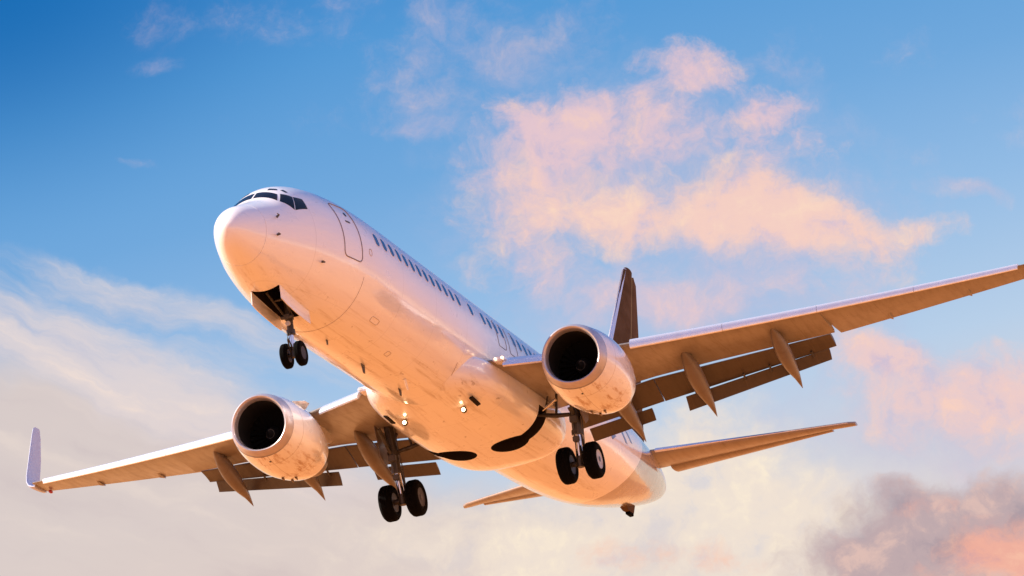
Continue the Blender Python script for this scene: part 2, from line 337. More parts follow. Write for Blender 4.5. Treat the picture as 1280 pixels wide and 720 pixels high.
ST = [(0,-.60,-.60,0,-.60),(.03,-.47,-.74,.135,-.6),(.1,-.33,-.87,.25,-.59),(.3,-.11,-1.06,.42,-.57),(.6,.09,-1.22,.57,-.54),(1,.26,-1.38,.73,-.49),
(1.5,.47,-1.53,.90,-.42),(2,.70,-1.65,1.06,-.34),(2.4,1.0,-1.73,1.18,-.28),(2.75,1.24,-1.78,1.27,-.23),(3.2,1.44,-1.82,1.38,-.18),(4,1.66,-1.89,1.54,-.11),(5,1.81,-1.94,1.69,-.05),
(6,1.87,-1.97,1.80,-.02),(7,1.88,-1.98,1.855,0),(8.5,1.88,-1.99,1.88,0),(23.5,1.88,-1.985,1.88,0),(25,1.88,-1.93,1.88,0),(26.5,1.88,-1.85,1.87,.02),(28,1.87,-1.73,1.83,.06),(30,1.85,-1.47,1.69,.16),(32,1.80,-1.08,1.46,.32),(34,1.71,-.63,1.16,.52),(36,1.57,-.10,.78,.73),(37.4,1.42,.36,.44,.90),(38.02,1.30,.62,.24,.96)]
_s = [math.sqrt(r[0]) for r in ST]
P_top, P_bot, P_w, P_zc = [pchip(_s, [r[k] for r in ST]) for k in (1, 2, 3, 4)]
def sec(X):
    s = math.sqrt(max(X, 0)); return P_top(s), P_bot(s), P_w(s), P_zc(s)
def fpt(X, deg, off=0.0):
    """point on the fuselage skin; deg 0 starboard, 90 crown, 180 port, 270 keel"""
    a = R(deg)
    def q(X, a):
        t, b, w, zc = sec(X); c, s = math.cos(a), math.sin(a)
        return Vector((X, w * c, zc + ((t - zc) if s > 0 else (zc - b)) * s))
    p = q(X, a)
    if off:
        n = (q(X, a + .01) - q(X, a - .01)).cross(q(X + .01, a) - q(X - .01, a))
        n.normalize()
        c = Vector((X, 0, sec(X)[3]))
        if n.dot(p - c) < 0: n = -n
        p = p + n * off
    return p
def port_deg(z, X):
    t, b, w, zc = sec(X); v = (z - zc) / ((t - zc) if z > zc else (zc - b)); return 180 - math.degrees(math.asin(max(-1, min(1, v))))
def skin_patch(bm, corners, n=6, off=.006, th=.03, mi=0):
    """patch that follows the skin between four (X, deg) corners, with a rim that dips into the skin"""
    (x0, a0), (x1, a1), (x2, a2), (x3, a3) = corners
    g = []
    for i in range(n + 1):
        u = i / n; row = []
        for j in range(n + 1):
            v = j / n
            X = (x0 * (1 - u) + x1 * u) * (1 - v) + (x3 * (1 - u) + x2 * u) * v
            A = (a0 * (1 - u) + a1 * u) * (1 - v) + (a3 * (1 - u) + a2 * u) * v
            row.append((X, A))
        g.append(row)
    top = [[bm.verts.new(fpt(X, A, off)) for X, A in r] for r in g]
    for i in range(n):
        for j in range(n): bm.faces.new((top[i][j], top[i + 1][j], top[i + 1][j + 1], top[i][j + 1])).material_index = mi
    rim = [(i, 0) for i in range(n)] + [(n, j) for j in range(n)] + [(i, n) for i in range(n, 0, -1)] + [(0, j) for j in range(n, 0, -1)]
    low = [bm.verts.new(fpt(*g[i][j], off - th)) for i, j in rim]
    for k in range(len(rim)):
        a = rim[k]; b = rim[(k + 1) % len(rim)]
        bm.faces.new((top[a[0]][a[1]], top[b[0]][b[1]], low[(k + 1) % len(rim)], low[k])).material_index = mi
def skin_poly(bm, pts, off, th, mi=0, centre=None):
    """convex outline on the skin, fanned from its centre"""
    top = [bm.verts.new(fpt(X, A, off)) for X, A in pts]; low = [bm.verts.new(fpt(X, A, off - th)) for X, A in pts]
    cx = sum(p[0] for p in pts) / len(pts); ca = sum(p[1] for p in pts) / len(pts); c = bm.verts.new(fpt(cx, ca, off))
    for k in range(len(pts)):
        j = (k + 1) % len(pts)
        bm.faces.new((c, top[k], top[j])).material_index = mi; bm.faces.new((top[k], low[k], low[j], top[j])).material_index = mi
def skin_line(bm, pts, w=.02, off=.004, closed=False, step=.12, mi=0):
    """thin raised bead along the skin"""
    P = [fpt(X, A, off) for X, A in dense(pts, closed)]
    tube(bm, P, w, 6, mi=mi)
def dense(pts, closed=False, k=8):
    out = []; q = list(pts) + ([pts[0]] if closed else [])
    for a, b in zip(q, q[1:]):
        for i in range(k): out.append((a[0] + (b[0] - a[0]) * i / k, a[1] + (b[1] - a[1]) * i / k))
    out.append(q[-1]); return out
def rounded(x0, x1, a0, a1, rx, ra, n=5):
    o = []
    for cx, ca, s in ((x1 - rx, a1 - ra, 0), (x0 + rx, a1 - ra, 1), (x0 + rx, a0 + ra, 2), (x1 - rx, a0 + ra, 3)):
        for i in range(n + 1):
            t = math.pi / 2 * (s + i / n); o.append((cx + rx * math.cos(t), ca + ra * math.sin(t)))
    return o
def boolean_cut(o, cutters):
    for c in cutters:
        md = o.modifiers.new('cut', 'BOOLEAN'); md.operation = 'DIFFERENCE'; md.solver = 'EXACT'; md.object = c
        md.material_mode = 'TRANSFER'
    bpy.context.view_layer.update()
    dg = bpy.context.evaluated_depsgraph_get(); me = bpy.data.meshes.new_from_object(o.evaluated_get(dg), depsgraph=dg)
    o.modifiers.clear(); old = o.data; nm = old.name; o.data = me; bpy.data.meshes.remove(old); me.name = nm
    me.shade_smooth(); me.set_sharp_from_angle(angle=R(38))

# ---------------------------------------------------------------- ground (lights the belly from below)
def build_ground():
    bm = bmesh.new()
    N_ = 24; S = 40000
    bmesh.ops.create_grid(bm, x_segments=N_, y_segments=N_, size=S)
    m, nt, b = mat('dry_sandy_ground', (.55, .33, .16), .9)
    o = nt.new('ShaderNodeTexCoord').outputs['Object']
    n1 = nt.noise(o, .03, 8, .6); n2 = nt.noise(o, .9, 6, .65)
    sy = nt.m('ADD', nt.m('ABSOLUTE', nt.sep(o)[1]), nt.m('MULTIPLY', nt.m('SUBTRACT', n1, .5), 50))
    soil = nt.mix(nt.smooth(n1, .35, .68), (.46, .160, .032), (.36, .122, .024))
    dry = nt.mix(nt.smooth(n1, .35, .68), (.66, .30, .095), (.54, .24, .075))
    c = nt.mix(nt.smooth(sy, 34, 60), soil, dry)  # darker strip along the flight path, added to deepen the belly's bounce light
    c = nt.mix(nt.m('MULTIPLY', nt.smooth(n2, .52, .72), .45), c, (.28, .14, .04))
    nt.put(b.inputs['Base Color'], c)
    g = link('ground', bm, m, None, smooth=False); g['kind'] = 'structure'
    g['label'] = 'flat dry sandy ground far below the landing aircraft'
build_ground()

# ---------------------------------------------------------------- the airliner
PITCH = R(2.5)
air = bpy.data.objects.new('airliner', None); scene.collection.objects.link(air)
air.location = (0, 0, 34.5663); air.rotation_euler = (0, PITCH, 0)
air['label'] = 'white twin engine jet airliner descending with its landing gear and flaps down'
air['category'] = 'airliner'

NSEG = 112
def fus_ring(X): return [fpt(X, 360 * k / NSEG) for k in range(NSEG)]
def build_fuselage():
    bm = bmesh.new()
    xs = [1.06 + i * .14 for i in range(44)]; xs += [7.3 + i * .5 for i in range(1, 36)]; xs = [x for x in xs if x < 25]
    xs += [25 + i * .4 for i in range(0, 33)]; xs = [x for x in xs if x < 38] + [38.02]
    loft(bm, [fus_ring(x) for x in xs])
    f = link('fuselage', bm, [WHITE, BAY], air)
    # nose gear bay and main wheel wells are real pockets
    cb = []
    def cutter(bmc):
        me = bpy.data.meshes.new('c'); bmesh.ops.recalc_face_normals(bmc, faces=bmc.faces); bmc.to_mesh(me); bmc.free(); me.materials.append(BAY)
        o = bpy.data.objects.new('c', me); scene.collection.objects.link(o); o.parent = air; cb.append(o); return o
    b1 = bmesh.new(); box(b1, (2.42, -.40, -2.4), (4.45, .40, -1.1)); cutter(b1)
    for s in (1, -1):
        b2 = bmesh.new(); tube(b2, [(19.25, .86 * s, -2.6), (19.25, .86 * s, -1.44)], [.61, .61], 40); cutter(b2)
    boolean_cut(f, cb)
    for o in cb: me = o.data; bpy.data.objects.remove(o); bpy.data.meshes.remove(me)
    # radome
    bm = bmesh.new()
    tip = [0.0008, .004, .012, .03, .06, .1, .15, .21, .28, .37, .47, .58, .7, .84, .96, 1.045]
    loft(bm, [fus_ring(x) for x in tip]); r = link('radome', bm, WHITE, f)
    bm = bmesh.new(); loft(bm, [[fpt(x, 360 * k / NSEG, -.012) for k in range(NSEG)] for x in (1.04, 1.065)], caps=(False, False)); link('radome_seam', bm, FRAME, f)
    return f
fus = build_fuselage()

def build_cockpit():
    W1 = [(2.15, 91.3), (2.215, 127.6), (2.50, 119.4), (2.48, 91.3)]
    W2 = [(2.245, 131), (2.46, 152.5), (2.80, 134.3), (2.575, 122.2)]
    W3 = [(2.490, 153.3), (3.05, 154), (3.13, 140.2), (2.820, 134.9)]
    E1 = [(2.63, 103), (2.73, 114), (2.83, 112), (2.77, 102.5)]
    E2 = [(2.81, 117), (2.80, 124.5), (2.89, 125), (2.92, 118)]
    for side in (1, -1):
        for k, Wd in enumerate((W1, W2, W3, E1, E2)):
            c = [(x, a if side > 0 else 180 - a) for x, a in Wd]
            bm = bmesh.new(); skin_patch(bm, c, 8 if k < 3 else 4, .006, .03)
            link('cockpit_window' if k < 3 else 'eyebrow_window', bm, GLASS, fus)
build_cockpit()

def build_cabin_side():
    ks = list(range(13)) + [14, 16, 17, 18, 19, 21, 22, 23, 24, 25, 26, 27, 28, 29, 30, 31, 32]
    for k in ks:
        X = 6.68 + .53 * k; z = .545
        a0, a1 = port_deg(z + .185, X), port_deg(z - .185, X)
        bm = bmesh.new()
        skin_poly(bm, rounded(X - .155, X + .155, a0 - .9, a1 + .9, .13, 4.4), .004, .03)
        fr = link('cabin_window', bm, FRAME, fus)
        bm = bmesh.new(); skin_poly(bm, rounded(X - .122, X + .122, a0, a1, .105, 3.8), .010, .03); link('window_pane', bm, PANE, fr)
    # forward passenger door: a faintly proud panel inside a dark seal
    def door(x0, x1, a0, a1, rx, ra, name, w=.016):
        pts = rounded(x0, x1, a0, a1, rx, ra, 6)
        bm = bmesh.new(); skin_line(bm, pts + [pts[0]], w, .002); return link(name, bm, JOINT if name == 'service_hatch' else SEAL, fus)
    d = door(4.52, 5.50, 139, 192.5, .16, 5, 'passenger_door', .017)
    bm = bmesh.new(); skin_poly(bm, rounded(5.10, 5.24, 147, 151.5, .06, 2), .006, .02); link('door_window', bm, GLASS, d)
    bm = bmesh.new(); skin_poly(bm, rounded(4.93, 5.20, 157.2, 159.2, .05, .6), .006, .02); link('door_handle', bm, DARKG, d)
    door(16.15, 16.85, 155, 181, .12, 3, 'emergency_exit', .011)
    door(17.15, 17.85, 155, 181, .12, 3, 'emergency_exit', .011)
    # lower service hatches and probes
    for args in ((5.93, 6.10, 177, 183, .08, 2.8), (7.1, 7.62, 227, 232, .1, 1.5), (9.3, 9.55, 244, 249, .05, 1)):
        door(*args, 'service_hatch', .008)
    for X, a in ((1.59, 159), (1.48, 190), (3.49, 206)):
        bm = bmesh.new(); p = fpt(X, a, 0); q = fpt(X, a, .09)
        tube(bm, [p, q, q + Vector((-.12, 0, 0))], [.035, .022, .014], 8); link('air_data_probe', bm, DARKG, fus)
    for X, h, l in ((9.2, .28, .34), (12.1, .22, .30), (6.6, .16, .2)):
        bm = bmesh.new(); zb = sec(X)[1]
        loft(bm, [[(X + l * t * s_ + o_, y, zb + .03 - h * s2) for t, y in ((0, 0), (.3, .018), (1, 0), (.3, -.018))] for s_, o_, s2 in ((1, 0, 0), (.55, l * .35, 1))])
        link('blade_antenna', bm, DARKG, fus)
    bm = bmesh.new(); zb = sec(6.75)[1]
    # drain mast
    X = 11.6; zb = sec(X)[1]; tube(bm, [(X, -.4, zb + .05), (X + .2, -.4, zb - .22)], [.05, .03], 8); link('drain_mast', bm, WHITE, fus)
    bm = bmesh.new(); skin_line(bm, [(13.30, 218), (13.40, 228), (13.62, 240), (13.95, 252), (14.15, 262), (14.2, 270), (14.15, 278), (13.95, 288), (13.62, 300), (13.4, 312)], .009, .002); link('fairing_seam', bm, JOINT, fus)
    bm = bmesh.new(); skin_line(bm, [(5.72, 203 + i * 6) for i in range(23)], .007, .002); link('skin_joint', bm, JOINT, fus)
    # blue mark: the bottoms of the lettering on the rear fuselage that show below the flap
    marks = [[(26.5, 186), (27.3, 186), (26.9, 192)], [(27.9, 176), (28.15, 176), (28.65, 186), (28.4, 186)], [(28.6, 171), (28.85, 171), (29.35, 181), (29.1, 181)]]
    for mk in marks:
        bm = bmesh.new()
        if len(mk) == 3: skin_poly(bm, dense(mk, True, 4)[:-1], .006, .02)
        else: skin_patch(bm, mk, 5, .006, .02)
        link('blue_lettering', bm, BLUE, fus)
    # tail skid
    bm = bmesh.new()
    zb = sec(33.6)[1]
    loft(bm, [[(32.9, -.16, zb + .12), (34.5, -.10, zb + .32), (34.5, .10, zb + .32), (32.9, .16, zb + .12)], [(33.55, -.10, -.86), (34.25, -.07, -.84), (34.25, .07, -.84), (33.55, .10, -.86)]])
    sk = link('tail_skid', bm, LIVERY, fus)
    bm = bmesh.new(); box(bm, (33.75, -.08, -.95), (34.2, .08, -.845), .02); link('skid_shoe', bm, TYRE, sk)
build_cabin_side()

# ---------------------------------------------------------------- wing-to-body fairing
def build_fairing():
    stn = [(13.2, 1.20, -1.80), (13.9, 1.62, -1.965), (14.8, 1.90, -2.045), (16.0, 2.02, -2.12), (18, 2.06, -2.19), (20, 2.06, -2.215), (21, 2.02, -2.19), (21.7, 1.92, -2.11), (22.2, 1.74, -1.98), (22.55, 1.45, -1.80)]
    W_, Z_ = pchip([s[0] for s in stn], [s[1] for s in stn]), pchip([s[0] for s in stn], [s[2] for s in stn])
    rr = []
    for i in range(61):
        X = 13.2 + 9.35 * i / 60; w, zb = W_(X), Z_(X); ring = []
        for k in range(80):
            a = 2 * math.pi * k / 80; c, s = math.cos(a), math.sin(a)
            e = .74
            y = w * math.copysign(abs(c) ** e, c); zc = -1.02
            z = zc + (.42 if s > 0 else (zc - zb)) * math.copysign(abs(s) ** e, s)
            ring.append((X, y, z))
        rr.append(ring)
    bm = bmesh.new(); loft(bm, rr)
    f = link('belly_fairing', bm, [WHITE, BAY], air)
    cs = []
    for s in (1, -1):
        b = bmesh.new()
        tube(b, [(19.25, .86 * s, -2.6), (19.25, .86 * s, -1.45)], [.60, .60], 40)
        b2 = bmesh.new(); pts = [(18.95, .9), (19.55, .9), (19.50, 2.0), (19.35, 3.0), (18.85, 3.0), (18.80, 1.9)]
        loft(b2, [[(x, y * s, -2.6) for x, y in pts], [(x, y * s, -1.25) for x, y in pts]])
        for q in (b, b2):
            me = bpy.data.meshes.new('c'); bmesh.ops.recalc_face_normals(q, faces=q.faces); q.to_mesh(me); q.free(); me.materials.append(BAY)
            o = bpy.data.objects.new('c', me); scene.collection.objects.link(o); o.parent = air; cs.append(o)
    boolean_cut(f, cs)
    for o in cs: me = o.data; bpy.data.objects.remove(o); bpy.data.meshes.remove(me)
    # ram air inlet under the wing root
    for s in (1, -1):
        bm = bmesh.new(); plate(bm, [(14.55, 1.28 * s, -1.945), (15.2, 1.28 * s, -2.005), (15.2, 1.40 * s, -1.97), (14.55, 1.40 * s, -1.91)], (0, .25 * s, -1), .045)
        link('air_inlet', bm, BAY, f)
        # retractable landing light on the belly, lamp facing forward
        bm = bmesh.new(); tube(bm, [(14.98, .93 * s, -2.13), (15.06, .93 * s, -2.13), (15.14, .93 * s, -2.11)], [.085, .085, .04], 20)
        tube(bm, [(15.06, .93 * s, -2.13), (15.25, .93 * s, -1.93)], .03, 8)
        L = link('landing_light', bm, STEEL, f)
        bm = bmesh.new(); tube(bm, [(14.965, .93 * s, -2.13), (14.985, .93 * s, -2.13)], [.055, .055], 20); link('lamp', bm, LAMP, L)
    return f
build_fairing()

# ---------------------------------------------------------------- wing
def slatline(y):
    y = abs(y); t = y - 5
    if y < 4.7: return 16.79 - .765 * (4.7 - y), -.536 - .125 * (4.7 - y)
    return 16.955 + .5302 * t, -.50 + .1214 * t + .0022 * t * t
def fixed_le(y):
    x, z = slatline(y); k = 1 - .03 * max(0, abs(y) - 5); return x + .38 * k, z + .05
def cove(y):      # rear edge of the fixed wing ahead of the flaps
    y = abs(y)
    return 20.95 + .21 * max(0, y - 5), (-.40 + .112 * (y - 5) if y < 7 else -.176 + .086 * (y - 7))
def te(y):        # trailing edge outboard of the flaps
    y = abs(y); t = (y - 10.6) / 6.37
    return 23.0 + 1.6 * t, .27 + .95 * t + .06 * t * t
def wing_section(y, s, flapzone):
    xl, zl = fixed_le(y); xt, zt = cove(y) if flapzone else te(y)
    t = max(0, min(1, (y - 1.9) / 15)); th = .74 * (1 - t) + .21 * t
    if flapzone: bot_t = .10
    else: bot_t = .012
    n = 22; up = []; lo = []
    for i in range(n + 1):
        u = (1 - math.cos(math.pi * i / n)) / 2
        base = zl + (zt - zl) * u
        f = (2.6 * math.sqrt(u) * (1 - u) ** 0.9) * .5
        up.append((xl + (xt - xl) * u, base + th * .55 * f))
        lf = (2.45 * math.sqrt(u) * (1 - u) ** 1.15) * .5
        lo.append((xl + (xt - xl) * u, base - th * .50 * lf - bot_t * u ** 3))
    ring = [(x, s * y, z) for x, z in up[::-1]] + [(x, s * y, z) for x, z in lo[1:]]
    return ring
def lerp(a, b, t): return tuple(a[i] + (b[i] - a[i]) * t for i in range(len(a)))

def panel_between(bm, y0, f0, a0, y1, f1, a1, s, th=.10, n=8, camber=.06, th1=None):
    """flap like slab from (x,z) fore to aft at y0 and at y1, rounded nose, thin tail"""
    rr = []
    for k in range(n + 1):
        t = k / n; y = y0 + (y1 - y0) * t; f = lerp(f0, f1, t); a = lerp(a0, a1, t); h = th + ((th1 or th) - th) * t
        dx, dz = a[0] - f[0], a[1] - f[1]; L = math.hypot(dx, dz); ux, uz = dx / L, dz / L; nx, nz = -uz, ux
        ring = []; m = 10
        for i in range(m + 1):
            u = (1 - math.cos(math.pi * i / m)) / 2; hh = h * (1.9 * math.sqrt(u) * (1 - u) + .06 * u)
            ring.append((f[0] + dx * u + nx * (hh + camber * 4 * u * (1 - u)), f[1] + dz * u + nz * (hh + camber * 4 * u * (1 - u))))
        for i in range(m, 0, -1):
            u = (1 - math.cos(math.pi * i / m)) / 2; hh = h * .35 * (1.9 * math.sqrt(u) * (1 - u))
            ring.append((f[0] + dx * u - nx * (hh - camber * 2.5 * u * (1 - u)), f[1] + dz * u - nz * (hh - camber * 2.5 * u * (1 - u))))
        rr.append([(x, s * y, z) for x, z in ring])
    loft(bm, rr)

def build_wing(s):
    bm = bmesh.new()
    ys1 = [.9, 1.5, 1.9, 2.4, 3, 3.6, 4.2, 4.7, 5.2, 6, 7, 8, 9, 10, 10.62]
    loft(bm, [wing_section(y, s, True) for y in ys1])
    ys2 = [10.62, 11.2, 12, 13, 14, 15, 16, 16.6, 16.97]
    loft(bm, [wing_section(y, s, False) for y in ys2])
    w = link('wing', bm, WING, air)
    # slats along the leading edge
    prof = [(.03, -.178), (-.012, -.165), (-.024, -.10), (-.02, -.03), (.0, .04), (.05, .10), (.15, .155), (.32, .195), (.56, .21), (.56, .195), (.36, .12), (.22, .04), (.12, -.06), (.07, -.16)]
    fine = []
    for i in range(1, 8):      # round off the nose of the slat
        p0, p1, p2, p3 = prof[i - 1], prof[i], prof[i + 1], prof[i + 2]
        for k in range(4):
            t = k / 4; fine.append(tuple(.5 * (2 * p1[j] + (p2[j] - p0[j]) * t + (2 * p0[j] - 5 * p1[j] + 4 * p2[j] - p3[j]) * t * t + (3 * p1[j] - p0[j] - 3 * p2[j] + p3[j]) * t ** 3) for j in (0, 1)))
    prof = prof[:1] + fine + prof[8:]
    for y0, y1 in ((5.55, 8.065), (8.075, 10.665), (10.675, 13.365), (13.375, 16.3)):
        bm = bmesh.new(); rr = []
        for i in range(13):
            y = y0 + (y1 - y0) * i / 12; x, z = slatline(y); k = 1.0 - .035 * (y - 5.5)
            rr.append([(x + px * k, s * y, z + (pz - .05) * k) for px, pz in prof])
        loft(bm, rr); link('slat', bm, METAL, w)
    # fixed leading edge cap outboard of the last slat
    # krueger flap between body and engine
    bm = bmesh.new(); rr = []
    kp = [(-.40, -.30), (-.36, -.335), (-.27, -.32), (-.05, -.16), (.12, -.06), (.14, .02), (.02, .03), (-.22, -.10), (-.36, -.22)]
    for i in range(6):
        y = 2.30 + (4.05 - 2.30) * i / 5; x, z = fixed_le(y); rr.append([(x + px, s * y, z + pz + .02) for px, pz in kp])
    loft(bm, rr); link('krueger_flap', bm, METAL, w)
    # wing root landing lights
    bm = bmesh.new(); x, z = fixed_le(2.16)
    box(bm, (x - .26, s * 2.14 - .24, z - .085), (x + .3, s * 2.14 + .14, z + .045), .03)
    h = link('root_light_housing', bm, METAL, w)
    for dy in (-.17, .04):
        bm = bmesh.new(); tube(bm, [(x - .285, s * 2.14 + dy, z - .02), (x - .262, s * 2.14 + dy, z - .02)], .042, 18); link('landing_lamp', bm, LAMP2 if s < 0 else HUB, h)
    # flaps
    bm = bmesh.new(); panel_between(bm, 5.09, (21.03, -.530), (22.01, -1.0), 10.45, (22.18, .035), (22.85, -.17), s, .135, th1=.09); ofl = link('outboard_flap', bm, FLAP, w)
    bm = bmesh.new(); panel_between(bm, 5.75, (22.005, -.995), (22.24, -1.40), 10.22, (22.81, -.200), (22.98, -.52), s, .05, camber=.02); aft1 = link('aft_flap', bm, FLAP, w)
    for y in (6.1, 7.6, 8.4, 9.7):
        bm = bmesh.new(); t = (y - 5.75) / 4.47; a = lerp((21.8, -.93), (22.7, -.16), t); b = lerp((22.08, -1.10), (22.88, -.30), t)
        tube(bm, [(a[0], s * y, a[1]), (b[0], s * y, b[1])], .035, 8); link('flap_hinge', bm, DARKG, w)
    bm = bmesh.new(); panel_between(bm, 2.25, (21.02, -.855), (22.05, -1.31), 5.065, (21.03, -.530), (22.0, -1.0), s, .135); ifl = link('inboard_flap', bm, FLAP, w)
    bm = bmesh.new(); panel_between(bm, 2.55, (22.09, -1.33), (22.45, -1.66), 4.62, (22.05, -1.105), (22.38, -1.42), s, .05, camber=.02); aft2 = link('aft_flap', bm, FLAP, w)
    # canoe fairings over the flap tracks
    for y, x0, z0, x1, z1, wd in ((9.15, 20.2, -.02, 23.1, -1.18, .23), (6.5, 19.5, -.32, 22.55, -1.66, .25), (4.1, 19.3, -.62, 22.75, -1.92, .25)):
        bm = bmesh.new(); rr = []; n = 26
        for i in range(n + 1):
            t = i / n; tt = (1 - math.cos(math.pi * t)) / 2 * .5 + t * .5
            x = x0 + (x1 - x0) * tt
            zc = z0 + (z1 - z0) * (tt ** 1.45) - .16 * math.sin(math.pi * min(1, tt * 1.2)) 
            r = wd * (1.0 if 0 else (math.sin(math.pi * min(.5, tt * 1.35)) ** .75 if tt < .37 else (max(0, 1 - ((tt - .37) / .63) ** 1.7)))) + .006
            hz = r * 1.35
            rr.append([(x, s * y + r * math.cos(a), zc + hz * math.sin(a) * (1 if math.sin(a) < 0 else .9)) for a in [2 * math.pi * k / 20 for k in range(20)]])
        loft(bm, rr); link('flap_track_fairing', bm, FAIRG, w)
    # aileron hinge brackets
    for y in (12.2, 14.6):
        bm = bmesh.new(); x, z = te(y); loft(bm, [[(x - .8, s * y - .03, z - .02), (x - .3, s * y - .06, z - .10), (x + .05, s * y, z - .05), (x - .3, s * y + .06, z - .10)], [(x - .8, s * y - .03, z + .04), (x - .3, s * y - .06, z + .02), (x + .05, s * y, z), (x - .3, s * y + .06, z + .02)]])
        link('hinge_fairing', bm, WING, w)
    # blended winglet
    sp = [(16.95, 1.235, 23.68, 24.60, .10), (17.10, 1.27, 23.72, 24.72, .09), (17.24, 1.36, 23.80, 24.84, .085), (17.34, 1.52, 23.92, 24.95, .08), (17.40, 1.78, 24.08, 25.08, .075), (17.50, 2.6, 24.62, 25.52, .06), (17.60, 3.5, 25.20, 25.86, .045), (17.63, 3.80, 25.42, 25.92, .035), (17.635, 3.87, 25.58, 25.90, .02)]
    bm = bmesh.new(); rr = []
    for i, (y, z, xl, xt, th) in enumerate(sp):
        a = sp[max(0, i - 1)]; b = sp[min(len(sp) - 1, i + 1)]; ty, tz = b[0] - a[0], b[1] - a[1]; L = math.hypot(ty, tz); ny, nz = -tz / L, ty / L
        up, lo = [], []
        for k in range(13):
            u = (1 - math.cos(math.pi * k / 12)) / 2; h = th * (2.6 * math.sqrt(u) * (1 - u)) * .5 + .004
            up.append((xl + (xt - xl) * u, s * (y + ny * h), z + nz * h)); lo.append((xl + (xt - xl) * u, s * (y - ny * h), z - nz * h))
        rr.append(up[::-1] + lo[1:-1])
    loft(bm, rr); wl = link('winglet', bm, TIPW, w)
    bm = bmesh.new(); bmesh.ops.create_uvsphere(bm, u_segments=16, v_segments=8, radius=.07)
    for v in bm.verts: v.co = Vector((v.co.x * 1.9 + 24.35, v.co.y * .8 + s * 16.70, v.co.z * .8 + 1.15))
    link('position_light', bm, RED if s > 0 else RED, w)
    return w
wings = [build_wing(1), build_wing(-1)]

